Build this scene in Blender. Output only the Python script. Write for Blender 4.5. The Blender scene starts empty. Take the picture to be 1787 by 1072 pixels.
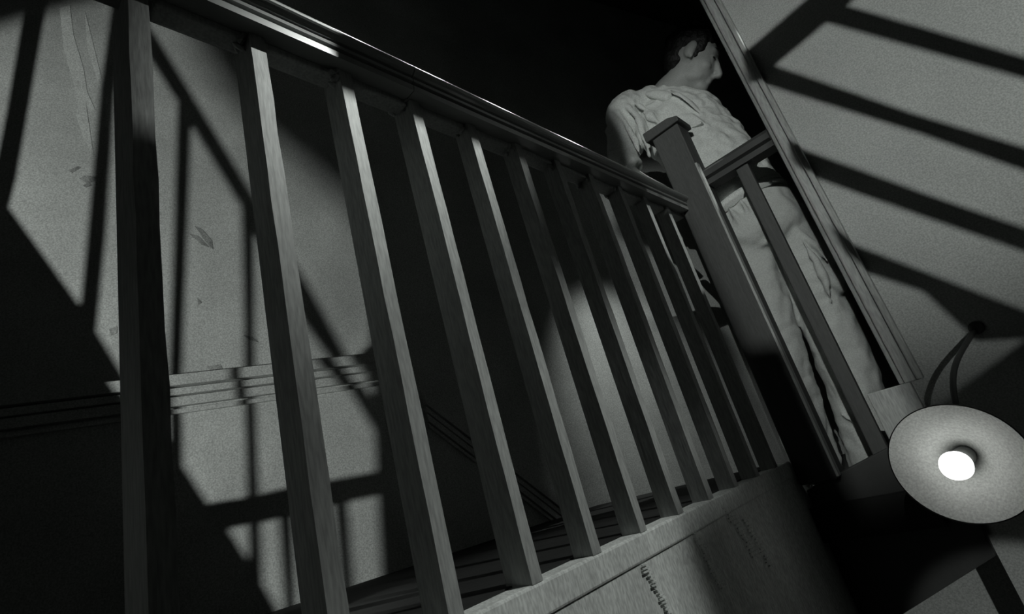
import bpy, bmesh, math, random
from mathutils import Vector, Matrix
random.seed(7)
scn = bpy.context.scene
COL = scn.collection
S = 0.55                                    # one layout unit in metres
# ------------------------------------------------------------------ camera
FPX, CX, CY = 925.0, 893.5, 536.0
RX = Vector((0.67836779, -0.41123194, -0.60885584))   # world axes seen in camera space (right, down, forward)
RY = Vector((0.68700085, 0.06124073, 0.72407141))
RZ = Vector((-0.26047451, -0.9094712, 0.32406042))
cam_d = bpy.data.cameras.new('camera'); cam = bpy.data.objects.new('camera', cam_d); COL.objects.link(cam)
cam_d.sensor_width = 36; cam_d.lens = FPX / 1787 * 36; cam_d.clip_start = 0.01
r = Vector((RX[0], RY[0], RZ[0])); d = Vector((RX[1], RY[1], RZ[1])); f = Vector((RX[2], RY[2], RZ[2]))
M = Matrix.Identity(4)
for i in range(3):
    M[i][0] = r[i]; M[i][1] = -d[i]; M[i][2] = -f[i]
cam.matrix_world = M
scn.camera = cam
# ------------------------------------------------------------------ world, exposure
w = bpy.data.worlds.new('world'); scn.world = w; w.use_nodes = True
w.node_tree.nodes['Background'].inputs[0].default_value = (0.9, 1.0, 0.92, 1)
w.node_tree.nodes['Background'].inputs[1].default_value = 0.003
scn.view_settings.view_transform = 'Standard'; scn.view_settings.look = 'None'
scn.view_settings.exposure = 0; scn.view_settings.gamma = 1

def V(x, y, z): return Vector((x, y, z)) * S
def spot(name, loc, tgt, power, angle, blend=0.3, radius=0.03):
    l = bpy.data.lights.new(name, 'SPOT'); l.energy = power; l.spot_size = math.radians(angle)
    l.spot_blend = blend; l.shadow_soft_size = radius; l.color = (0.96, 1.0, 0.965)
    o = bpy.data.objects.new(name, l); COL.objects.link(o); o.location = V(*loc)
    o.rotation_euler = (V(*tgt) - V(*loc)).to_track_quat('-Z', 'Y').to_euler()
    return o
L1 = (-1.5, -3.0, 0.0)        # behind the camera, towards the corridor wall
L2 = (1.3, -1.0, 0.1)         # right of the camera, towards the end wall
L3 = (0.61, -1.6, 2.07)         # right of the camera, towards the man
L4 = (0.6, 1.9, 3.4)          # high right, across the balustrade
L5 = (-1.3, 2.9, 1.9)        # added unseen spot, down onto the corridor wall
L10 = (0.6, 2.97, 3.3)         # above, on the far end of the rail
L8 = (0.9, -0.2, -1.7)        # low right, on the wall under the landing
L6 = (0.95, 1.7, 2.0)         # low right, on the fascia
spot('key_corridor', L1, (-2.9, 0.7, 0.6), 135, 70, 0.1, 0.008)
spot('key_end_wall', L2, (-0.05, 3.15, 2.1), 88, 60, 0.9, 0.0012)
spot('key_man', L3, (-0.85, 3.5, 1.0), 112, 36, 0.4, 0.004)
spot('key_rail', L4, (-1.0, 1.0, 1.42), 180, 27, 1.0, 0.008)
spot('corridor_fill', L5, (-2.05, 3.85, -0.12), 20, 68, 1.0, 0.04)
spot('low_light', L6, (-1.0, 1.3, -0.70), 40, 44, 0.7, 0.004)
for yy, pw in ((0.78, 26), (1.05, 34), (1.4, 34), (1.85, 26), (2.35, 16)):     # row of added unseen spots, placed for a highlight along the rail top
    spot('rim_light', (-1.25, yy * 1.95, 2.9), (-0.97, yy, 1.36), pw, 16, 1.0, 0.05)
spot('rail_end_light', L10, (-0.97, 2.76, 1.32), 75, 13.5, 0.12, 0.004)
spot('lower_light', L8, (-0.55, 3.45, -1.05), 26, 14, 0.3, 0.01)

# ------------------------------------------------------------------ layout helpers
def ray(px, py):
    q = Vector((px - CX, py - CY, FPX)); return Vector((RX.dot(q), RY.dot(q), RZ.dot(q)))
LWP, LWN = Vector((-3.0, 0.5, 0)), Vector((0.956, -0.292, 0)).normalized()
def at(px, py, n, c):                       # where the sight line meets the plane n.p = c
    q = ray(px, py); return q * (c / n.dot(q))
AX = {'x': Vector((1, 0, 0)), 'y': Vector((0, 1, 0)), 'z': Vector((0, 0, 1))}
def on(px, py, ax, v): return at(px, py, AX[ax], v)
def on_lw(px, py): return at(px, py, LWN, LWN.dot(LWP))

# ------------------------------------------------------------------ materials
def mat(name, col, rough=0.7, bump=0.0, scale=20, var=0.0, vscale=3.0, spec=0.3, stretch=(1, 1, 1), emit=None, coat=0, grain=0.0):
    m = bpy.data.materials.new(name); m.use_nodes = True; nt = m.node_tree; b = nt.nodes['Principled BSDF']
    c = (col * 0.97, col, col * 0.97, 1)
    b.inputs['Base Color'].default_value = c; b.inputs['Roughness'].default_value = rough
    b.inputs['Specular IOR Level'].default_value = spec
    b.inputs['Coat Weight'].default_value = coat
    tc = nt.nodes.new('ShaderNodeTexCoord'); mp = nt.nodes.new('ShaderNodeMapping')
    mp.inputs['Scale'].default_value = stretch
    nt.links.new(tc.outputs['Object'], mp.inputs[0])
    src = None
    def noise(sc, det, lo, hi, a, bb):
        n = nt.nodes.new('ShaderNodeTexNoise'); n.inputs['Scale'].default_value = sc; n.inputs['Detail'].default_value = det
        nt.links.new(mp.outputs[0], n.inputs[0])
        rp = nt.nodes.new('ShaderNodeMapRange')
        rp.inputs[1].default_value = lo; rp.inputs[2].default_value = hi; rp.inputs[3].default_value = a; rp.inputs[4].default_value = bb
        nt.links.new(n.outputs[0], rp.inputs[0]); return rp.outputs[0]
    outs = []
    if var: outs.append(noise(vscale, 6, 0.3, 0.7, 1 - var, 1 + var))
    if grain: outs.append(noise(260, 1, 0.3, 0.7, 1 - grain, 1 + grain))
    if outs:
        cur = outs[0]
        for o2 in outs[1:]:
            mm = nt.nodes.new('ShaderNodeMath'); mm.operation = 'MULTIPLY'
            nt.links.new(cur, mm.inputs[0]); nt.links.new(o2, mm.inputs[1]); cur = mm.outputs[0]
        vm = nt.nodes.new('ShaderNodeVectorMath'); vm.operation = 'SCALE'; vm.inputs[0].default_value = c[:3]
        nt.links.new(cur, vm.inputs['Scale']); nt.links.new(vm.outputs[0], b.inputs['Base Color'])
    if bump:
        n = nt.nodes.new('ShaderNodeTexNoise'); n.inputs['Scale'].default_value = scale; n.inputs['Detail'].default_value = 8
        nt.links.new(mp.outputs[0], n.inputs[0])
        bp = nt.nodes.new('ShaderNodeBump'); bp.inputs['Strength'].default_value = bump; bp.inputs['Distance'].default_value = 0.01
        nt.links.new(n.outputs[0], bp.inputs['Height']); nt.links.new(bp.outputs[0], b.inputs['Normal'])
    if emit:
        b.inputs['Emission Color'].default_value = (1, 1, 0.97, 1); b.inputs['Emission Strength'].default_value = emit
    return m
PLASTER = mat('plaster', 0.5, 0.9, 0.35, 9, 0.16, 3.5, grain=0.25)
PLASTER_E = mat('plaster_end_wall', 0.46, 0.9, 0.2, 14, 0.06, 4, grain=0.2)
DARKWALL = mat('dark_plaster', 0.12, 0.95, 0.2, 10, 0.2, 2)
WOOD = mat('painted_wood', 0.36, 0.6, 0.3, 30, 0.1, 6, stretch=(1, 1, 0.15), grain=0.18)
RAILW = mat('polished_rail', 0.3, 0.3, 0.1, 30, 0.15, 8, spec=0.6, stretch=(1, 0.1, 1), coat=0.5)
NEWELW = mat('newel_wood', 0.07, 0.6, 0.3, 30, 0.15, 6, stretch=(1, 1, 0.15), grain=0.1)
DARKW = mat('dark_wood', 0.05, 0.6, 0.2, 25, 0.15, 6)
PANEL = mat('fascia_board', 0.72, 0.75, 0.5, 26, 0.2, 7, stretch=(1, 1, 0.35), grain=0.2)
FLOORM = mat('floor_boards', 0.025, 0.95, 0.2, 20, 0.2, 5)
SHIRT = mat('shirt_cotton', 0.62, 0.9, 0.35, 22, 0.06, 8, grain=0.15)
TROUS = mat('trouser_cloth', 0.5, 0.9, 0.3, 18, 0.06, 6, grain=0.12)
SKIN = mat('skin', 0.3, 0.55, 0.08, 60, 0.05, 12, grain=0.08)
HAIR = mat('hair', 0.012, 0.5, 0.6, 90, 0.2, 40, spec=0.3)
ENAMEL = mat('shade_enamel', 0.8, 0.5, 0.08, 25, 0.14, 9, spec=0.3, grain=0.15)
SHADEOUT = mat('shade_outside', 0.02, 0.5)
METAL = mat('lamp_metal', 0.06, 0.4, spec=0.6)
SOCK = mat('socket_brass', 0.3, 0.35, spec=0.6)
BULB = mat('bulb_glow', 0.8, 0.3, emit=2.2)
SHOE = mat('shoe_leather', 0.02, 0.3)

# ------------------------------------------------------------------ object helpers
def link(name, me, m, parent=None, smooth=False):
    o = bpy.data.objects.new(name, me); COL.objects.link(o)
    if m: me.materials.append(m)
    if parent: o.parent = parent
    if smooth:
        for p in me.polygons: p.use_smooth = True
    return o
def bm_obj(name, bm, m, parent=None, smooth=False, bevel=0.0):
    bmesh.ops.recalc_face_normals(bm, faces=bm.faces)
    me = bpy.data.meshes.new(name); bm.to_mesh(me); bm.free()
    o = link(name, me, m, parent, smooth)
    if bevel:
        b = o.modifiers.new('bevel', 'BEVEL'); b.width = bevel; b.segments = 2; b.limit_method = 'ANGLE'
    return o
def box(bm, a, b):
    vs = [bm.verts.new(V(x, y, z)) for x in (a[0], b[0]) for y in (a[1], b[1]) for z in (a[2], b[2])]
    for q in ((0, 1, 3, 2), (4, 6, 7, 5), (0, 4, 5, 1), (2, 3, 7, 6), (0, 2, 6, 4), (1, 5, 7, 3)):
        bm.faces.new([vs[i] for i in q])
def prism(bm, pts, off):                    # polygon (layout units) extruded by off
    off = Vector(off)
    a = [bm.verts.new(Vector(p) * S) for p in pts]; b = [bm.verts.new((Vector(p) + off) * S) for p in pts]
    bm.faces.new(a); bm.faces.new(b[::-1]); n = len(pts)
    for i in range(n): bm.faces.new((a[i], b[i], b[(i + 1) % n], a[(i + 1) % n]))
def tag(o, label=None, cat=None, group=None, kind=None):
    if label: o['label'] = label
    if cat: o['category'] = cat
    if group: o['group'] = group
    if kind: o['kind'] = kind
    return o
def struct(name, bm, m, bevel=0.0, parent=None, label=None, smooth=False):
    o = bm_obj(name, bm, m, parent, smooth, bevel)
    if not parent: tag(o, label, 'wall' if 'wall' in name else name.split('_')[0], None, 'structure')
    return o
def thing(name, loc, label, cat, group=None):
    o = bpy.data.objects.new(name, None); COL.objects.link(o); o.location = V(*loc); o.empty_display_size = 0.05
    return tag(o, label, cat, group)
def adopt(o, parent):                       # parts are modelled in place
    o.parent = parent; o.matrix_parent_inverse = Matrix.Translation(-parent.location)
    return o

# ------------------------------------------------------------------ setting
def lw_pt(s, z, off=0.0):                   # along the corridor wall
    t = Vector((0.292, 0.956, 0)).normalized()
    p = LWP + t * s + LWN * off; p.z = z; return p
bm = bmesh.new(); prism(bm, [lw_pt(-3.2, -2.4), lw_pt(7.5, -2.4), lw_pt(7.5, 5), lw_pt(-3.2, 5)], tuple(LWN * -0.2))
struct('wall_left', bm, PLASTER, label='long plaster corridor wall behind the balustrade, crossed by shadows')
bm = bmesh.new(); box(bm, (-0.42, 3.05, -0.30), (4.2, 3.25, 5)); box(bm, (-0.397, 3.05, -2.4), (4.2, 3.25, -0.30))
struct('wall_right', bm, PLASTER_E, label='pale end wall right of the man, striped by shadows')
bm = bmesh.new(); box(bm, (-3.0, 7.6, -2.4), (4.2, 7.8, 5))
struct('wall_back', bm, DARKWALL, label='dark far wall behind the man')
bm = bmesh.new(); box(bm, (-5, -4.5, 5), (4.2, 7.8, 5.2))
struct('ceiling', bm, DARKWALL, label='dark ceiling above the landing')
bm = bmesh.new(); box(bm, (-4.2, -0.9, -0.30), (-1.07, 2.95, -0.2))
struct('floor', bm, FLOORM, label='landing floor behind the balustrade')
bm = bmesh.new(); box(bm, (-2.6, 2.95, -0.60), (-0.5, 7.6, -0.44))
struct('floor_lower', bm, FLOORM, label='lower landing floor the man stands on')
bm = bmesh.new(); box(bm, (-1.0, 3.45, -2.4), (-0.3, 3.6, -0.62))
struct('wall_below', bm, PLASTER_E, label='pale wall under the landing at the bottom right')
bm = bmesh.new(); box(bm, (-5, -4.5, -2.6), (4.2, 7.8, -2.4))
struct('floor_ground', bm, FLOORM, label='dark floor of the stairwell far below')

# door casing on the left end of the end wall
bm = bmesh.new()
prism(bm, [(-0.425, 3.03, 0.0), (-0.405, 3.03, 0.0), (-0.405, 3.03, 5), (-0.425, 3.03, 5)], (0, 0.2, 0))
prism(bm, [(-0.402, 3.012, 0.0), (-0.335, 3.012, 0.0), (-0.335, 3.012, 5), (-0.402, 3.012, 5)], (0, 0.04, 0))
prism(bm, [(-0.352, 2.995, 0.0), (-0.325, 2.995, 0.0), (-0.325, 2.995, 5), (-0.352, 2.995, 5)], (0, 0.055, 0))
struct('trim_1', bm, WOOD, 0.003, label='upright moulded casing at the edge of the end wall')
bm = bmesh.new(); box(bm, (-0.56, 3.0, -0.245), (-0.38, 3.06, 0.0))
struct('trim_2', bm, WOOD, 0.003, label='plain plinth block at the foot of the casing')

# dado mouldings on the corridor wall
def dado(pts, name, label):
    bm = bmesh.new()
    for (z0, z1, t) in ((-0.005, 0.05, 0.05), (-0.05, -0.016, 0.035), (-0.105, -0.06, 0.03), (-0.14, -0.118, 0.02)):
        q = [(s, z + z0) for s, z in pts] + [(s, z + z1) for s, z in reversed(pts)]
        prism(bm, [lw_pt(s, z, -0.01) for s, z in q], tuple(LWN * (t + 0.01)))
    return struct(name, bm, PLASTER, label=label)
def lw_sz(px, py):
    p = on_lw(px, py); t = Vector((0.292, 0.956, 0)).normalized(); return ((p - LWP).dot(t), p.z)
a, b = lw_sz(310, 668), lw_sz(600, 648)
print('DADO', a, b)
zd = (a[1] + b[1]) / 2 + 0.0
c0 = lw_sz(650, 650)
bend = c0[0]
dado([(-3.0, zd), (bend, zd)], 'trim_3', 'level dado moulding on the lit corridor wall')
e0, e1 = lw_sz(739, 707), lw_sz(978, 891)
print('DADO2', e0, e1)
dado([e0, e1, (e1[0] + (e1[0] - e0[0]) * 0.6, e1[1] + (e1[1] - e0[1]) * 0.6)], 'trim_4', 'sloping dado moulding in shadow behind the balusters')

# fascia under the first balustrade
bm = bmesh.new()
prism(bm, [(-1.005, -0.5, -0.275), (-1.005, 2.975, -0.275), (-1.005, 3.19, -0.83), (-1.005, 3.6, -1.9), (-1.005, -0.5, -1.9)], (-0.06, 0, 0))
struct('trim_5', bm, PANEL, label='rough board fascia below the landing edge')
bm = bmesh.new()
prism(bm, [(-0.998, -0.5, -0.205), (-0.998, 2.95, -0.205), (-0.998, 2.985, -0.28), (-0.998, -0.5, -0.28)], (-0.09, 0, 0))
struct('trim_6', bm, PANEL, 0.004, label='nosing strip along the landing edge under the balusters')
# sloping string under the second rail
bm = bmesh.new()
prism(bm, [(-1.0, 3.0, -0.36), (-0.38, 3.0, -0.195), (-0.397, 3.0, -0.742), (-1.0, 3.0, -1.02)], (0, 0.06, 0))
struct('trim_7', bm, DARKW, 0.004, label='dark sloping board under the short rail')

# ------------------------------------------------------------------ first balustrade
bal = thing('balustrade', (-1, 0, -0.2), 'long dark balustrade of plain square balusters with polished handrail', 'balustrade')
prof = [(-1.085, 1.265), (-0.962, 1.265), (-0.960, 1.285), (-0.974, 1.289), (-0.974, 1.294), (-0.956, 1.297), (-0.954, 1.306), (-0.972, 1.312),
        *[(-1.02 + 0.085 * math.cos(t_), 1.338 + 0.032 * math.sin(t_)) for t_ in [math.radians(-38 + 256 * q_ / 26) for q_ in range(27)]]]
bm = bmesh.new()
for y0, y1 in ((-0.5, 0.972), (0.975, 2.955)):
    prism(bm, [(x, y0, z) for x, z in prof], (0, y1 - y0, 0))
hr = adopt(bm_obj('handrail', bm, RAILW), bal)
ys = [0.23 + 0.25 * k for k in range(-2, 11)]
proto = None
for k, y in enumerate(ys):
    first = abs(y - 0.23) < 1e-6
    bm = bmesh.new()
    dpt = 0.15 if first else (0.10 if y < 0.5 else 0.09 if y < 1.0 else 0.07)
    if first: y -= 0.009
    n = 14                                  # slightly chipped arrises
    rows = []
    for i in range(n + 1):
        z = -0.205 + (1.27 + 0.205) * i / n
        j = lambda a: random.uniform(-a, a)
        rows.append([bm.verts.new(V(-1.0 + j(.0008), y + j(.0012), z)), bm.verts.new(V(-1.0 + j(.0008), y + 0.039 + j(.0015), z)),
                     bm.verts.new(V(-1.0 - dpt, y + 0.039, z)), bm.verts.new(V(-1.0 - dpt, y, z))])
    for i in range(n):
        for q in range(4):
            bm.faces.new((rows[i][q], rows[i][(q + 1) % 4], rows[i + 1][(q + 1) % 4], rows[i + 1][q]))
    bm.faces.new(rows[0]); bm.faces.new(rows[-1])
    o = adopt(bm_obj('baluster', bm, WOOD), bal)
    # small splinters and glue blobs where the baluster meets the rail
    if 0.4 < y < 2.4:
        bm = bmesh.new()
        for q in range(5):
            bx, by, bz = -1.0 - random.uniform(0, .07), y - random.uniform(-0.005, .03), 1.262 - random.uniform(0, .03)
            s_ = random.uniform(.006, .014)
            mt = Matrix.Translation(V(bx, by, bz)) @ Matrix.Rotation(random.uniform(0, 3), 4, 'X') @ Matrix.Diagonal((s_ * S, s_ * 2.2 * S, s_ * 0.8 * S, 1))
            bmesh.ops.create_icosphere(bm, subdivisions=1, radius=1, matrix=mt)
        adopt(bm_obj('splinter', bm, WOOD), bal)['kind'] = 'stuff'
# blocks between the baluster heads under the rail
for y in ys[2:]:
    bm = bmesh.new(); box(bm, (-1.068, y + 0.045, 1.245), (-1.012, y + 0.245, 1.268))
    adopt(bm_obj('fillet_block', bm, WOOD, bevel=0.003), bal)
# newel
nw = None
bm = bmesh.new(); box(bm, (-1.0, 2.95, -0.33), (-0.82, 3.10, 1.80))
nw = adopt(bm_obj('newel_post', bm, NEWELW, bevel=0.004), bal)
bm = bmesh.new()
prism(bm, [(-1.035, 2.93, 1.80), (-0.80, 2.93, 1.80), (-0.80, 2.93, 1.835), (-0.86, 2.93, 1.86), (-1.035, 2.93, 1.87)], (0, 0.19, 0))
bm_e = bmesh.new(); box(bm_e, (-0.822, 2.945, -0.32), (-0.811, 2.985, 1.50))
cp = bm_obj('cap', bm, NEWELW, bevel=0.004); cp.parent = nw
eb = bm_obj('lit_edge_strip', bm_e, WOOD); eb.parent = nw; tag(eb, 'pale strip painted as the lit newel edge')  # paler strip imitates the bright lit edge of the newel
# ------------------------------------------------------------------ second rail
b2 = thing('short_balustrade', (-0.6, 3.02, -0.3), 'short dark rail from the newel to the end wall in front of the man', 'balustrade')
bm = bmesh.new()
pr2 = [(3.0, 1.36), (3.1, 1.36), (3.1, 1.385), (3.085, 1.39), (3.085, 1.40), (3.11, 1.41), (3.11, 1.445), (3.08, 1.475), (3.02, 1.475), (2.99, 1.445), (2.99, 1.41), (3.015, 1.40), (3.015, 1.39), (3.0, 1.385)]
prism(bm, [(-0.815, y, z) for y, z in pr2], (0.39, 0, 0))
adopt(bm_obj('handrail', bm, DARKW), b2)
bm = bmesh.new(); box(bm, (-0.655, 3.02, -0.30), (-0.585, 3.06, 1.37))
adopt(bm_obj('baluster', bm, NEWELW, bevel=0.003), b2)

# ------------------------------------------------------------------ wall lamp
LY = 2.45
lc = on(1672, 809, 'y', LY)
lampR = 0.203
aim = (-lc).normalized()
aim = (aim + 0.26 * Vector((RX[1], RY[1], RZ[1])) - 0.22 * Vector((RX[0], RY[0], RZ[0]))).normalized()
lamp = thing('wall_lamp', tuple(lc), 'round enamelled lamp shade with a glowing bare bulb, low beside the end wall', 'lamp')
def frame(axis):
    q = axis.to_track_quat('Z', 'Y').to_matrix().to_4x4(); return q
LM = Matrix.Translation(lc * S) @ frame(aim)
def lathe(prof, seg=64):
    bm = bmesh.new(); rings = []
    for rr, z in prof:
        rings.append([bm.verts.new(LM @ (Vector((rr * math.cos(2 * math.pi * i / seg), rr * math.sin(2 * math.pi * i / seg), z)) * S)) for i in range(seg)])
    for a_, b_ in zip(rings, rings[1:]):
        for i in range(seg): bm.faces.new((a_[i], a_[(i + 1) % seg], b_[(i + 1) % seg], b_[i]))
    return bm, rings
bm, rg = lathe([(lampR, 0.0), (0.165, -0.028), (0.12, -0.055), (0.075, -0.082), (0.042, -0.11), (0.038, -0.14), (0.0005, -0.142)])
sh = adopt(bm_obj('shade', bm, ENAMEL, smooth=True), lamp)
bm, rg = lathe([(lampR + 0.003, 0.004), (lampR + 0.004, -0.004), (0.165, -0.036), (0.12, -0.063), (0.078, -0.092), (0.047, -0.115), (0.043, -0.15), (0.0005, -0.152)])
so = adopt(bm_obj('shade_back', bm, SHADEOUT, smooth=True), lamp)
bm, rg = lathe([(0.0005, -0.135), (0.033, -0.135), (0.035, -0.10), (0.030, -0.085), (0.034, -0.08), (0.034, -0.055), (0.028, -0.05), (0.0005, -0.049)], 32)
adopt(bm_obj('socket', bm, SOCK, smooth=True), lamp)
bm, rg = lathe([(0.0005, -0.055), (0.018, -0.05), (0.02, -0.04), (0.034, -0.012), (0.045, 0.012), (0.049, 0.035), (0.044, 0.06), (0.028, 0.077), (0.0005, 0.084)], 32)
adopt(bm_obj('bulb', bm, BULB, smooth=True), lamp)
def tube(name, pts, rad, m, parent, cyclic=False):
    cu = bpy.data.curves.new(name, 'CURVE'); cu.dimensions = '3D'; sp = cu.splines.new('NURBS'); sp.points.add(len(pts) - 1)
    for i, p in enumerate(pts): sp.points[i].co = (*(Vector(p) * S), 1)
    sp.use_endpoint_u = True; sp.order_u = 4; cu.bevel_depth = rad * S; cu.bevel_resolution = 3; cu.resolution_u = 8
    o = bpy.data.objects.new(name, cu)
    COL.objects.link(o); dg = bpy.context.evaluated_depsgraph_get()
    me = bpy.data.meshes.new_from_object(o.evaluated_get(dg)); bpy.data.objects.remove(o)
    o = link(name, me, m, None, True)
    if parent: adopt(o, parent)
    return o
back = lc - aim * 0.15
tube('arm', [back, back - aim * 0.05, on(1674, 730, 'y', 2.66), on(1664, 690, 'y', 2.72), on(1662, 660, 'y', 2.78), on(1668, 628, 'y', 2.86), on(1686, 600, 'y', 2.96), on(1704, 572, 'y', 3.06)], 0.011, METAL, lamp)
bm = bmesh.new(); wp = on(1704, 572, 'y', 3.05)
bmesh.ops.create_cone(bm, cap_ends=True, segments=24, radius1=0.03 * S, radius2=0.022 * S, depth=0.02 * S, matrix=Matrix.Translation(Vector((wp.x, 3.043, wp.z)) * S) @ Matrix.Rotation(math.pi / 2, 4, 'X'))
adopt(bm_obj('wall_plate', bm, METAL), lamp)

# ------------------------------------------------------------------ the man
man = thing('person', (-0.85, 3.6, -0.44), 'man in pale shirt and trousers leaning at the short rail', 'person')
def P(px, py, y): return on(px, py, 'y', y)
def blob(bm, c, rad, rot=None, sub=3):
    mt = Matrix.Translation(Vector(c) * S)
    if rot is not None: mt = mt @ rot.to_4x4()
    mt = mt @ Matrix.Diagonal((rad[0] * S, rad[1] * S, rad[2] * S, 1))
    bmesh.ops.create_icosphere(bm, subdivisions=sub, radius=1, matrix=mt)
def limb(bm, pts, rads, side=Vector((1, 0, 0)), seg=24, sub=6, cap=True):
    """elliptic loft through pts; rads (half width along side, half depth); Catmull-Rom between stations"""
    n = len(pts); pts = [Vector(p) for p in pts]
    def cr(p0, p1, p2, p3, t): return 0.5 * ((2 * p1) + (p2 - p0) * t + (2 * p0 - 5 * p1 + 4 * p2 - p3) * t * t + (-p0 + 3 * p1 - 3 * p2 + p3) * t ** 3)
    st = []
    for i in range(n - 1):
        i0, i3 = max(i - 1, 0), min(i + 2, n - 1)
        for k in range(sub + (1 if i == n - 2 else 0)):
            t = k / sub
            st.append((cr(pts[i0], pts[i], pts[i + 1], pts[i3], t), cr(rads[i0][0], rads[i][0], rads[i + 1][0], rads[i3][0], t), cr(rads[i0][1], rads[i][1], rads[i + 1][1], rads[i3][1], t)))
    rings = []
    for i, (p, a, b) in enumerate(st):
        tg = (st[min(i + 1, len(st) - 1)][0] - st[max(i - 1, 0)][0]).normalized()
        u = (side - tg * side.dot(tg)).normalized(); v = tg.cross(u)
        rings.append([bm.verts.new((p + u * a * math.cos(2 * math.pi * k / seg) + v * b * math.sin(2 * math.pi * k / seg)) * S) for k in range(seg)])
    for a_, b_ in zip(rings, rings[1:]):
        for k in range(seg): bm.faces.new((a_[k], a_[(k + 1) % seg], b_[(k + 1) % seg], b_[k]))
    bm.faces.new(rings[0]); bm.faces.new(rings[-1])
def remesh(name, bm, m, parent, vox=0.012, it=4, disp=None):
    bmesh.ops.recalc_face_normals(bm, faces=bm.faces)
    me = bpy.data.meshes.new(name); bm.to_mesh(me); bm.free()
    o = bpy.data.objects.new(name, me); COL.objects.link(o)
    md = o.modifiers.new('r', 'REMESH'); md.mode = 'VOXEL'; md.voxel_size = vox * S
    sm = o.modifiers.new('s', 'SMOOTH'); sm.iterations = it; sm.factor = 0.5
    if disp:
        tx = bpy.data.textures.new(name, 'CLOUDS'); tx.noise_scale = disp[1] * S; tx.noise_depth = 1
        dm = o.modifiers.new('d', 'DISPLACE'); dm.texture = tx; dm.strength = disp[0] * S; dm.mid_level = 0.5
    dg = bpy.context.evaluated_depsgraph_get(); me2 = bpy.data.meshes.new_from_object(o.evaluated_get(dg))
    bpy.data.objects.remove(o)
    o = link(name, me2, m, None, True); adopt(o, parent); return o

fw = Vector((0.72, -0.69, 0)).normalized()          # chest direction
sd = Vector((0.69, 0.72, 0)).normalized()           # towards his left shoulder
hipc = P(1328, 394, 3.46); waist = P(1288, 335, 3.42); chest = P(1200, 232, 3.44); neckb = P(1160, 168, 3.50)
shR = P(1092, 200, 3.28); shL = P(1214, 212, 3.74)
elR = P(1092, 292, 3.20); haR = P(1178, 345, 3.14)
elL = P(1268, 250, 3.50); haL = P(1303, 290, 3.32)
print('MAN', [tuple(round(c_, 2) for c_ in v) for v in (hipc, waist, chest, neckb, shR, shL, elR, haR, elL, haL)])
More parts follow.
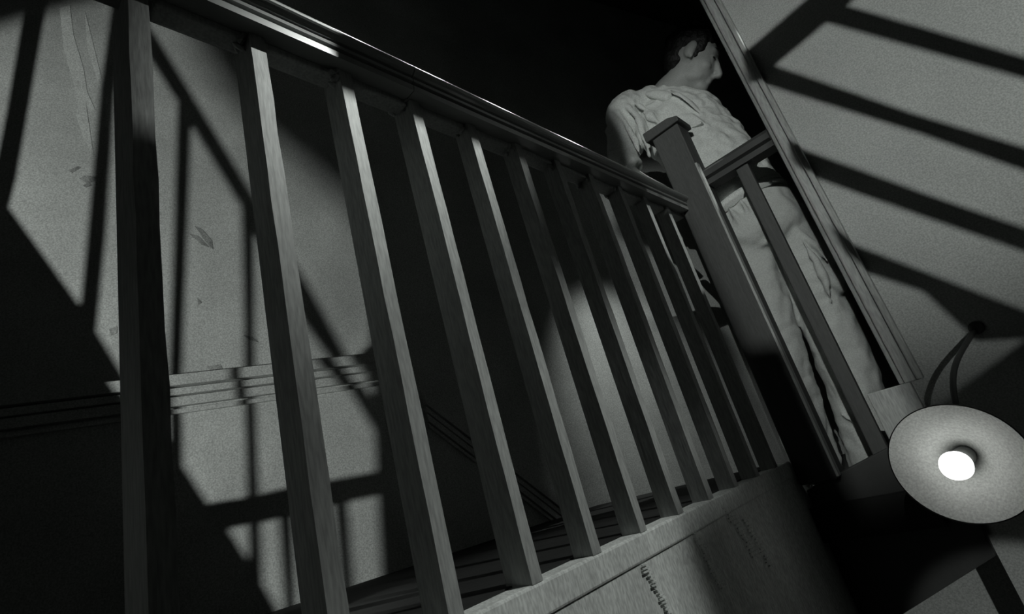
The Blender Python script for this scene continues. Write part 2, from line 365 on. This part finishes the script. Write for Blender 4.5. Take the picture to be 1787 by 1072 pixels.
# head frame: he looks towards +x, bent down
def cv(a, b, c): return Vector((RX.dot(Vector((a, b, c))), RY.dot(Vector((a, b, c))), RZ.dot(Vector((a, b, c)))))
hc = P(1210, 107, 3.50)
look = cv(0.88, 0.27, -0.42).normalized()
u0 = cv(0.0, -1.0, 0.05)
upv = (u0 - look * u0.dot(look)).normalized()
lef = upv.cross(look).normalized()
HM = Matrix((look, lef, upv)).transposed()          # columns: forward, left, up
def hp(f_, l_, u_): return hc + look * f_ + lef * l_ + upv * u_
def build_body():
    bm = bmesh.new()
    # skull, jaw, face
    blob(bm, hp(-0.02, 0, 0.045), (0.182, 0.142, 0.155), HM)
    blob(bm, hp(0.045, 0, -0.06), (0.115, 0.108, 0.15), HM)
    blob(bm, hp(0.092, 0, -0.178), (0.062, 0.058, 0.042), HM)
    blob(bm, hp(0.02, 0.07, -0.12), (0.095, 0.035, 0.05), HM); blob(bm, hp(0.02, -0.07, -0.12), (0.095, 0.035, 0.05), HM)
    blob(bm, hp(0.128, 0, 0.055), (0.035, 0.09, 0.03), HM)                     # brow
    for s_ in (-1, 1):
        blob(bm, hp(0.100, 0.062 * s_, -0.055), (0.045, 0.04, 0.035), HM)      # cheek
        blob(bm, hp(0.128, 0.048 * s_, 0.012), (0.022, 0.027, 0.018), HM)      # eye lid
        e = Matrix.Rotation(0.0, 3, 'X')
        blob(bm, hp(-0.010, 0.140 * s_, 0.02), (0.036, 0.02, 0.06), HM @ Matrix.Rotation(0.25, 3, 'Y'))   # ear
        blob(bm, hp(0.006, 0.146 * s_, -0.025), (0.016, 0.012, 0.02), HM)
    limb(bm, [hp(0.145, 0, 0.035), hp(0.165, 0, -0.005), hp(0.192, 0, -0.060), hp(0.205, 0, -0.088), hp(0.165, 0, -0.098)],
         [(0.016, 0.014), (0.017, 0.017), (0.026, 0.022), (0.030, 0.018), (0.024, 0.012)], lef, 16, 4)
    blob(bm, hp(0.148, 0, -0.122), (0.022, 0.040, 0.011), HM); blob(bm, hp(0.142, 0, -0.145), (0.022, 0.034, 0.012), HM)
    # neck and hidden trunk
    limb(bm, [neckb + Vector((-.02, .03, -0.18)), neckb + Vector((0, 0, -0.02)), hp(-0.045, 0, -0.14), hp(-0.035, 0, -0.02)], [(0.13, 0.12), (0.115, 0.115), (0.10, 0.112), (0.10, 0.10)], lef)
    limb(bm, [neckb + Vector((0, 0, -.08)), chest, waist, hipc], [(0.16, 0.10), (0.24, 0.14), (0.18, 0.12), (0.2, 0.13)], sd)
    limb(bm, [shR + (neckb - shR) * .4, shR, elR, elR + (haR - elR) * 0.8], [(0.07, 0.07), (0.08, 0.08), (0.06, 0.06), (0.04, 0.035)], Vector((0, 1, 0)))
    limb(bm, [shL + (neckb - shL) * .4, shL, elL, elL + (haL - elL) * 0.8], [(0.07, 0.07), (0.08, 0.08), (0.06, 0.06), (0.045, 0.038)], Vector((0, 0, 1)))
    for kn in LEGS:
        limb(bm, [hipc + (kn[0] - hipc) * .5] + kn, [(0.13, 0.13), (0.13, 0.13), (0.085, 0.085), (0.06, 0.06)], sd)
    # hands: palm, four curled fingers, thumb
    for (ho, dr, acr, dn) in ((haR, (haR - elR).normalized(), Vector((0, -1, 0)), Vector((0, 0, -1))), (haL, Vector((0.1, -1, 0)).normalized(), Vector((1, 0, 0)), Vector((0, 0, -1)))):
        pc = ho
        limb(bm, [pc - dr * 0.08, pc, pc + dr * 0.07], [(0.042, 0.028), (0.066, 0.026), (0.07, 0.022)], acr, 16, 4)
        for k, ln in enumerate((0.9, 1.0, 0.95, 0.75)):
            o_ = acr * (-0.052 + 0.035 * k)
            p0 = pc + dr * 0.06 + o_
            limb(bm, [p0, p0 + dr * 0.045 * ln + dn * 0.008, p0 + dr * 0.07 * ln + dn * 0.05 * ln, p0 + dr * 0.045 * ln + dn * 0.085 * ln], [(0.0165, 0.0165), (0.016, 0.016), (0.015, 0.015), (0.012, 0.012)], acr, 10, 3)
        p0 = pc - acr * 0.05 - dr * 0.01
        limb(bm, [p0, p0 - acr * 0.03 + dn * 0.03 + dr * 0.02, p0 - acr * 0.025 + dn * 0.07 + dr * 0.04], [(0.021, 0.021), (0.018, 0.018), (0.014, 0.014)], dr, 10, 3)
    return remesh('body', bm, SKIN, man, 0.0085, 3)
LEGS = [[P(1296, 420, 3.40), P(1356, 610, 3.40), P(1425, 815, 3.48)], [P(1392, 436, 3.54), P(1470, 620, 3.56), P(1532, 805, 3.64)]]
body = build_body()
# shirt
bm = bmesh.new()
limb(bm, [neckb + Vector((0, 0, 0.03)), neckb + Vector((0.01, 0, -0.09)), chest + Vector((0, 0, .12)), chest, (chest + waist) / 2 + fw * 0.02, waist + Vector((0, 0, .03)), waist + Vector((0.0, 0, -0.07))],
     [(0.13, 0.12), (0.25, 0.15), (0.31, 0.18), (0.315, 0.20), (0.29, 0.205), (0.27, 0.195), (0.235, 0.165)], sd, 32)
limb(bm, [neckb + (shR - neckb) * 0.2, neckb + (shR - neckb) * 0.62 + Vector((0, 0, .0)), shR, (shR + elR) / 2, elR + Vector((0, 0, .05)), elR + (haR - elR) * 0.15],
     [(0.12, 0.10), (0.13, 0.12), (0.14, 0.14), (0.135, 0.125), (0.115, 0.11), (0.10, 0.09)], Vector((0, 1, 0)), 24)
limb(bm, [neckb + (shL - neckb) * 0.3, shL, (shL + elL) / 2, elL, elL + (haL - elL) * 0.55],
     [(0.11, 0.10), (0.14, 0.13), (0.125, 0.115), (0.105, 0.10), (0.075, 0.07)], Vector((0, 0, 1)), 24)
blob(bm, P(1338, 330, 3.50), (0.10, 0.12, 0.15))
# raised drapery folds running from the shoulder to the chest and down the sleeve
def fold(pts, rr=0.016):
    limb(bm, pts, [(rr * .3, rr * .3)] + [(rr, rr)] * (len(pts) - 2) + [(rr * .3, rr * .3)], Vector((0.3, 0.2, 1)), 8, 4)
fold([P(1064, 188, 3.14), P(1085, 205, 3.12), P(1105, 240, 3.10), P(1118, 272, 3.10)], 0.022)
fold([P(1076, 180, 3.16), P(1100, 192, 3.14), P(1120, 215, 3.14), P(1140, 245, 3.16)], 0.018)
fold([P(1100, 175, 3.20), P(1125, 190, 3.18), P(1150, 205, 3.18)], 0.016)
fold([P(1150, 185, 3.26), P(1190, 200, 3.28), P(1225, 215, 3.33)], 0.014)
fold([P(1180, 215, 3.24), P(1205, 250, 3.26), P(1240, 275, 3.3)], 0.018)
fold([P(1122, 195, 3.16), P(1150, 215, 3.15), P(1170, 240, 3.16)], 0.020)
fold([P(1205, 200, 3.26), P(1240, 225, 3.28), P(1268, 250, 3.32)], 0.018)
fold([P(1215, 240, 3.22), P(1235, 262, 3.22), P(1262, 285, 3.24)], 0.020)
fold([P(1090, 178, 3.18), P(1110, 205, 3.12), P(1128, 245, 3.11), P(1134, 275, 3.12)], 0.020)
shirt = remesh('shirt', bm, SHIRT, man, 0.0095, 2, (0.042, 0.09))
# collar, placket, pocket and belt line
def strip(name, pts, wid, thick, side, m, parent):
    bm = bmesh.new(); limb(bm, pts, [(wid, thick)] * len(pts), side, 12, 6)
    o = bm_obj(name, bm, m, None, True); adopt(o, man); o.parent = parent; o.matrix_parent_inverse = parent.matrix_world.inverted() if False else Matrix.Identity(4)
    return o
def child(name, bm, m, parent, smooth=True, bevel=0.0):
    o = bm_obj(name, bm, m, None, smooth, bevel); o.parent = parent; o.matrix_parent_inverse = Matrix.Translation(-man.location) if False else Matrix.Identity(4)
    return o
def sheet(pts_top, pts_bot, th):            # cloth flap between two polylines
    bm = bmesh.new(); n = len(pts_top)
    t1 = [bm.verts.new(p * S) for p in pts_top]; b1 = [bm.verts.new(p * S) for p in pts_bot]
    t2 = [bm.verts.new((p + th) * S) for p in pts_top]; b2_ = [bm.verts.new((p + th) * S) for p in pts_bot]
    for i in range(n - 1):
        bm.faces.new((t1[i], t1[i + 1], b1[i + 1], b1[i])); bm.faces.new((t2[i], b2_[i], b2_[i + 1], t2[i + 1]))
        bm.faces.new((t1[i], t2[i], t2[i + 1], t1[i + 1])); bm.faces.new((b1[i], b1[i + 1], b2_[i + 1], b2_[i]))
    bm.faces.new((t1[0], b1[0], b2_[0], t2[0])); bm.faces.new((t1[-1], t2[-1], b2_[-1], b1[-1]))
    return bm
parts_in_place = []
bm = sheet([P(1118, 160, 3.30), P(1135, 152, 3.27), P(1155, 152, 3.25), P(1172, 158, 3.25)],
           [P(1120, 166, 3.26), P(1134, 171, 3.23), P(1152, 177, 3.21), P(1163, 174, 3.21)], Vector((0.005, 0.10, 0)))
collar = bm_obj('collar', bm, SHIRT, None, True, 0.0); adopt(collar, man)
sb = collar.modifiers.new('s', 'SUBSURF'); sb.levels = 2; sb.render_levels = 2
bm = sheet([P(1170, 157, 3.26), P(1187, 162, 3.26), P(1204, 174, 3.28), P(1222, 192, 3.32), P(1232, 203, 3.36)],
           [P(1170, 161, 3.24), P(1186, 168, 3.23), P(1202, 181, 3.25), P(1220, 198, 3.29), P(1230, 208, 3.33)], Vector((0.005, 0.10, 0)))
lp = bm_obj('lapel', bm, SHIRT, None, True, 0.0); adopt(lp, man)
bm = sheet([P(1196, 222, 3.22), P(1210, 217, 3.22), P(1222, 211, 3.23)], [P(1198, 226, 3.21), P(1212, 221, 3.21), P(1224, 215, 3.22)], Vector((0.005, 0.10, 0)))
adopt(bm_obj('pocket_flap', bm, SHIRT, None, False, 0.002), man)
# trousers
bm = bmesh.new()
limb(bm, [waist + Vector((0, 0, -0.06)), hipc + Vector((0, 0, .08)), hipc + Vector((0.01, 0, -0.06)), hipc + Vector((0.02, 0, -0.17))], [(0.225, 0.165), (0.275, 0.20), (0.29, 0.21), (0.22, 0.15)], sd, 32)
for i, kn in enumerate(LEGS):
    a_, b_, c_ = kn
    limb(bm, [hipc + (a_ - hipc) * 0.8 + Vector((0, 0, .05)), a_, a_ + (b_ - a_) * .5, b_, b_ + (c_ - b_) * .55, c_, c_ + Vector((0, 0, -.03))],
         [(0.14, 0.14), (0.165, 0.165), (0.155, 0.155), (0.145, 0.145), (0.14, 0.14), (0.125 + .02 * i, 0.14), (0.12 + .02 * i, 0.135)], sd, 28)
fold([P(1262, 348, 3.24), P(1276, 368, 3.22), P(1296, 398, 3.22), P(1310, 430, 3.25)], 0.016); fold([P(1288, 346, 3.24), P(1304, 368, 3.23), P(1326, 410, 3.24)], 0.014)
fold([P(1400, 420, 3.36), P(1432, 470, 3.38), P(1452, 530, 3.40)], 0.02); fold([P(1375, 430, 3.36), P(1392, 480, 3.36), P(1420, 560, 3.38)], 0.016); fold([P(1372, 392, 3.4), P(1420, 425, 3.4), P(1446, 458, 3.42)], 0.018)
fold([P(1450, 640, 3.42), P(1475, 655, 3.42), P(1500, 650, 3.46)], 0.014); fold([P(1462, 720, 3.46), P(1490, 735, 3.46), P(1520, 728, 3.5)], 0.016)
blob(bm, P(1454, 488, 3.46), (0.05, 0.05, 0.10), Matrix.Rotation(-0.2, 3, 'Y'))
trs = remesh('trousers', bm, TROUS, man, 0.0105, 3, (0.034, 0.10))
bm = bmesh.new()
limb(bm, [waist + Vector((0.02, 0, -0.125)), waist + Vector((0.01, 0, -0.085))], [(0.282, 0.212), (0.276, 0.208)], sd, 40, 2)
wb = bm_obj('waistband', bm, SHIRT, None, True); adopt(wb, man)
for i, kn in enumerate(LEGS):
    bm = bmesh.new(); fc = kn[2] + Vector((0.06, -0.05, 0)); fc.z = -0.40
    blob(bm, fc, (0.15, 0.075, 0.05), Matrix.Rotation(-0.8, 3, 'Z')); blob(bm, fc + Vector((-0.07, 0.07, 0.03)), (0.08, 0.07, 0.065), Matrix.Rotation(-0.8, 3, 'Z'))
    remesh('shoe', bm, SHOE, man, 0.012, 3)
# hair
bm = bmesh.new()
blob(bm, hp(-0.045, 0, 0.095), (0.19, 0.155, 0.145), HM)
blob(bm, hp(-0.105, 0, 0.01), (0.105, 0.130, 0.135), HM)
blob(bm, hp(0.055, 0.0, 0.175), (0.10, 0.11, 0.05), HM)
for s_ in (-1, 1): blob(bm, hp(0.045, 0.120 * s_, 0.075), (0.042, 0.03, 0.075), HM); blob(bm, hp(0.028, 0.128 * s_, 0.015), (0.018, 0.02, 0.045), HM)
remesh('hair', bm, HAIR, man, 0.010, 3, (0.02, 0.04))

for s_ in (-1, 1):
    bm = bmesh.new(); limb(bm, [hp(0.150, 0.02 * s_, 0.062), hp(0.143, 0.055 * s_, 0.070), hp(0.112, 0.088 * s_, 0.060)], [(0.006, 0.008), (0.009, 0.010), (0.004, 0.005)], upv, 8, 4)
    adopt(bm_obj('eyebrow', bm, HAIR, None, True), man)
    bm = bmesh.new(); blob(bm, hp(0.139, 0.050 * s_, 0.010), (0.014, 0.020, 0.008), HM)
    adopt(bm_obj('eye', bm, HAIR, None, True), man)

# ------------------------------------------------------------------ added plates outside the frame that shape the shadows
def cast(poly, L, wall, gax, gv, th=0.02):
    """plate in plane gax=gv whose shadow from L falls on the given outline of a wall"""
    L = Vector(L); out = []; i = 'xyz'.index(gax)
    for px, py in poly:
        p = wall(px, py); t = (gv - L[i]) / (p[i] - L[i]); out.append(L + (p - L) * t)
    bm = bmesh.new(); off = [0, 0, 0]; off[i] = th; prism(bm, out, off); return bm
g1 = thing('corridor_shadow_plates', (-2, -1.2, 0), 'added unseen plates in the form of a stair rail, shading the corridor wall', 'balustrade')  # added unseen light masks, cut to the corridor wall's shadow outlines
def c1(name, poly, gv=-1.2): adopt(bm_obj(name, cast(poly, L1, on_lw, 'y', gv), DARKW), g1)
c1('shadow_plate', [(-700, -700), (8, 363), (142, 549), (207, 657), (304, 804), (353, 880), (389, 925), (450, 1022), (500, 1110), (560, 1250), (300, 1800), (-900, 1500)])
c1('shadow_bar', [(330, 900), (353, 880), (430, 868), (497, 852), (575, 838), (700, 815), (720, 855), (650, 868), (598, 878), (488, 906), (389, 925), (340, 935)])
c1('handrail', [(221, -10), (275, 75), (445, 354), (533, 500), (615, 650), (710, 800), (680, 800), (586, 643), (530, 564), (418, 358), (310, 179), (260, 100), (190, -10)])  # plate cut to the diagonal shadow band
for poly in ([(48, -20), (77, -20), (45, 160), (18, 310), (-6, 400), (-30, 400), (10, 200)], [(196, 0), (215, 0), (192, 160), (176, 400), (152, 640), (130, 640), (153, 400), (174, 160)],
             [(310, 160), (328, 160), (319, 400), (308, 661), (310, 830), (296, 830), (294, 661), (303, 400)],
             [(420, 340), (436, 340), (437, 654), (441, 800), (445, 900), (452, 1090), (437, 1090), (430, 850), (426, 700), (424, 500)],
             [(484, 880), (501, 880), (509, 1090), (498, 1090)], [(580, 860), (598, 860), (614, 1090), (600, 1090)]):
    c1('baluster', poly)  # thin plates cut to the upright shadow bars
bm = bmesh.new()
prism(bm, [(-1.86, -1.2, 4), (-1.877, -1.2, 0.842), (-1.926, -1.2, 0.40), (-1.94, -1.2, 0.39), (-1.929, -1.2, 0.33), (-1.935, -1.2, 0.27), (-1.963, -1.2, -0.145), (-2.0, -1.2, -2.4), (-0.85, -1.2, -2.4), (-0.85, -1.2, 4)], (0, 0.02, 0))
adopt(bm_obj('side_mask', bm, DARKW), g1)  # added mask, keeps corridor light off the balusters
g1b = thing('soft_shadow_board', (-1.8, -2.0, 0.5), 'added unseen board that softly shades the top of the corridor wall', 'board')  # added mask close to the lamp, gives the soft upper shadow
adopt(bm_obj('board', cast([(330, 60), (420, 200), (540, 300), (640, 390), (900, 420), (900, -500), (300, -500)], L1, on_lw, 'y', -2.35), DARKW), g1b)

g2 = thing('end_wall_shadow_plates', (1.1, -0.55, 0.1), 'added unseen plates that stripe the end wall with shadow', 'balustrade')  # added unseen light masks, cut to the stripes on the end wall
on_e = lambda px, py: on(px, py, 'y', 3.05)
def c2(name, poly, gv=-0.55): adopt(bm_obj(name, cast(poly, L2, on_e, 'y', gv, 0.002), DARKW), g2)
c2('handrail', [(1293, 97), (1405, 0), (1700, -262), (1790, -262), (1476, 9), (1439, 39), (1349, 114), (1323, 144), (1300, 150)])  # plate cut to the thick shadow band
c2('baluster', [(1476, 9), (1787, 99), (2600, 353), (2600, 400), (1787, 138), (1439, 39)])  # this and the following plates are cut to the shadow stripes
c2('baluster', [(1349, 114), (1592, 198), (1787, 257), (2600, 509), (2600, 558), (1787, 299), (1603, 233), (1323, 144)])
c2('baluster', [(1370, 250), (1625, 343), (1787, 398), (2600, 658), (2600, 706), (1787, 440), (1618, 381), (1409, 306), (1380, 290)])
c2('baluster', [(1440, 395), (1479, 424), (1787, 543), (1950, 600), (1950, 720), (1787, 590), (1700, 592), (1610, 509), (1510, 476), (1470, 445)])
c2('shadow_plate', [(1683, 588), (1787, 560), (2100, 700), (2100, 1000), (1900, 870), (1720, 895), (1690, 930), (1560, 960), (1480, 900), (1610, 745), (1660, 690), (1790, 592), (1705, 596)])
def sb2(pts, gv=-0.55):
    adopt(bm_obj('side_mask', cast(pts, L2, lambda x, z: Vector((x, 3.05, z)), 'y', gv, 0.002), DARKW), g2)
sb2([(-0.42, 4.5), (-0.42, -0.25), (-0.39, -0.95), (-0.75, -0.75), (-0.75, -3), (-2.0, -3), (-2.0, 4.5)])  # added mask, limits the end-wall light on its left side

g3 = thing('man_light_masks', (0.4, -1.1, 1.3), 'added unseen boards masking the newel foot, the rails and the sleeve', 'board')  # added unseen boards that mask the light on the man
bm = bmesh.new(); box(bm, (0.499, -1.1, 1.3), (1.2, -1.08, 2.8)); adopt(bm_obj('board', bm, DARKW), g3)
bm = bmesh.new(); prism(bm, [(-0.2, -1.1, 1.3), (0.455, -1.1, 1.3), (0.455, -1.1, 1.879), (0.436, -1.1, 1.885), (0.430, -1.1, 1.977), (0.368, -1.1, 1.977), (0.368, -1.1, 2.25), (-0.2, -1.1, 2.25)], (0, 0.004, 0)); adopt(bm_obj('board', bm, DARKW), g3)
adopt(bm_obj('board', cast([(1035, 185), (1058, 186), (1080, 215), (1098, 255), (1106, 300), (1106, 330), (1035, 330)], L3, lambda a, b: P(a, b, 3.15), 'y', -1.1, 0.004), DARKW), g3)
bm = bmesh.new(); box(bm, (-0.1, -0.47, -1.0), (0.86, -0.45, 1.2)); adopt(bm_obj('board', bm, DARKW), g2)  # added mask, stops end-wall light leaking further left
# plank added out of view to keep light off the middle of the rail
def k4(x, y, z, zp=2.4):
    q = Vector((x, y, z)) - Vector(L4); return Vector(L4) + q * ((zp - L4[2]) / q.z)
g4 = thing('rail_light_masks', (0, 1.8, 2.4), 'narrow dark plank added out of view to shape the light on the balustrade', 'blocker')
bm = bmesh.new(); prism(bm, [k4(-0.955, 0.70, 1.24), k4(-0.955, 2.42, 1.24), k4(-0.94, 2.42, 1.352), k4(-0.94, 0.70, 1.352)], (0, 0, 0.02)); adopt(bm_obj('blocker', bm, DARKW), g4)
bm = bmesh.new(); e0 = k4(-1.05, -1.0, 1.37, 2.9); e1 = k4(-1.05, 3.2, 1.37, 2.9)
prism(bm, [e0, e1, e1 + Vector((-0.9, 0, 0)), e0 + Vector((-0.9, 0, 0))], (0, 0, 0.02)); adopt(bm_obj('blocker', bm, DARKW), g4)  # added plate, keeps rail light off the corridor wall
on_f = lambda px, py: on(px, py, 'x', -1.0)
g5 = thing('fascia_shadow_plate', (0.83, 1.9, 0.9), 'dark post added out of view to shade part of the fascia', 'gobo')  # added unseen plate, shaped for the shadow on the fascia
adopt(bm_obj('gobo', cast([(1165, 895), (1173, 905), (1243, 1030), (1290, 1110), (1460, 1110), (1395, 960), (1335, 830), (1310, 770)], L6, on_f, 'x', 0.83), DARKW), g5)
for yc in (2.60, 2.82):
    pts = []
    for x, y, z in ((-1.0, yc - 0.022, 1.2), (-1.0, yc + 0.022, 1.2), (-0.94, yc + 0.022, 1.40), (-0.94, yc - 0.022, 1.40)):
        q = Vector((x, y, z)) - Vector(L10); pts.append(Vector(L10) + q * ((2.35 - L10[2]) / q.z))
    bm = bmesh.new(); prism(bm, pts, (0, 0, 0.015)); adopt(bm_obj('shadow_lath', bm, DARKW), g4)  # added strips, cast dark bars across the rail end
# repaired and smudged places in the plaster
LIGHTP = mat('fresh_plaster', 0.62, 0.9, 0.3, 12, 0.1, 6, grain=0.25); SMUDGE = mat('plaster_smudge', 0.30, 0.9, 0.4, 30, 0.3, 20, grain=0.3)
wl = bpy.data.objects['wall_left']
def patch(poly, m, name):
    bm = bmesh.new(); prism(bm, [on_lw(*q) + LWN * 0.0003 for q in poly], tuple(LWN * 0.0012)); o = bm_obj(name, bm, m); o.parent = wl
patch([(104, 14), (122, 10), (128, 60), (146, 120), (152, 160), (166, 192), (158, 194), (150, 180), (155, 215), (163, 268), (152, 250), (144, 235), (134, 205), (136, 175), (124, 130), (112, 90)], LIGHTP, 'plaster_patch')
patch([(148, 20), (156, 50), (166, 90), (178, 140), (184, 168), (176, 158), (164, 120), (152, 80)], LIGHTP, 'plaster_patch')
for poly in ([(118, 298), (136, 290), (141, 293), (126, 302)], [(138, 312), (150, 306), (168, 309), (166, 316), (152, 320)], [(144, 324), (156, 318), (160, 324), (150, 328)],
             [(340, 395), (352, 400), (370, 420), (372, 436), (360, 424)], [(330, 408), (346, 412), (366, 432), (352, 428)], [(424, 585), (440, 588), (452, 598), (436, 594)],
             [(360, 640), (384, 636), (390, 646), (372, 652)], [(190, 575), (204, 570), (204, 582), (194, 586)], [(344, 520), (352, 528), (346, 533)]):
    patch(poly, SMUDGE, 'plaster_smudge')
# plaster ridges on the fascia
fas = bpy.data.objects['trim_5']
for (x0, y0), (x1, y1), wd in (((1266, 884), (1320, 968), 16), ((1212, 930), (1262, 1024), 14), ((1122, 985), (1168, 1068), 12), ((1300, 905), (1345, 985), 10)):
    bm = bmesh.new(); n = 15
    for k in range(n):
        t = k / (n - 1); cx_ = x0 + (x1 - x0) * t; cy_ = y0 + (y1 - y0) * t; j = random.uniform(-2, 2); w_ = wd * random.uniform(.5, 1)
        prism(bm, [on_f(cx_ - w_ / 2 + j, cy_ + w_ * .22), on_f(cx_ + w_ / 2 + j, cy_ - w_ * .22), on_f(cx_ + w_ / 2 + j + 1, cy_ - w_ * .22 + 2.2), on_f(cx_ - w_ / 2 + j + 1, cy_ + w_ * .22 + 2.2)], (0.004, 0, 0))
    o = bm_obj('ridge', bm, PANEL); o.parent = fas; o['kind'] = 'stuff'
bm = bmesh.new(); box(bm, (-0.3, 2.55, 2.85), (0.256, 3.2, 2.87)); adopt(bm_obj('blocker', bm, DARKW), g4)  # added plate, keeps rail-end light off the corridor wall
bm = bmesh.new(); prism(bm, [k4(-1, 0.37, 0.84), k4(-1, 0.37, -0.3), k4(-1, -0.5, -0.3), k4(-1, -0.5, 0.84)], (0, 0, 0.01)); adopt(bm_obj('blocker', bm, DARKW), g4)  # added plate, shades the lower part of the nearest baluster
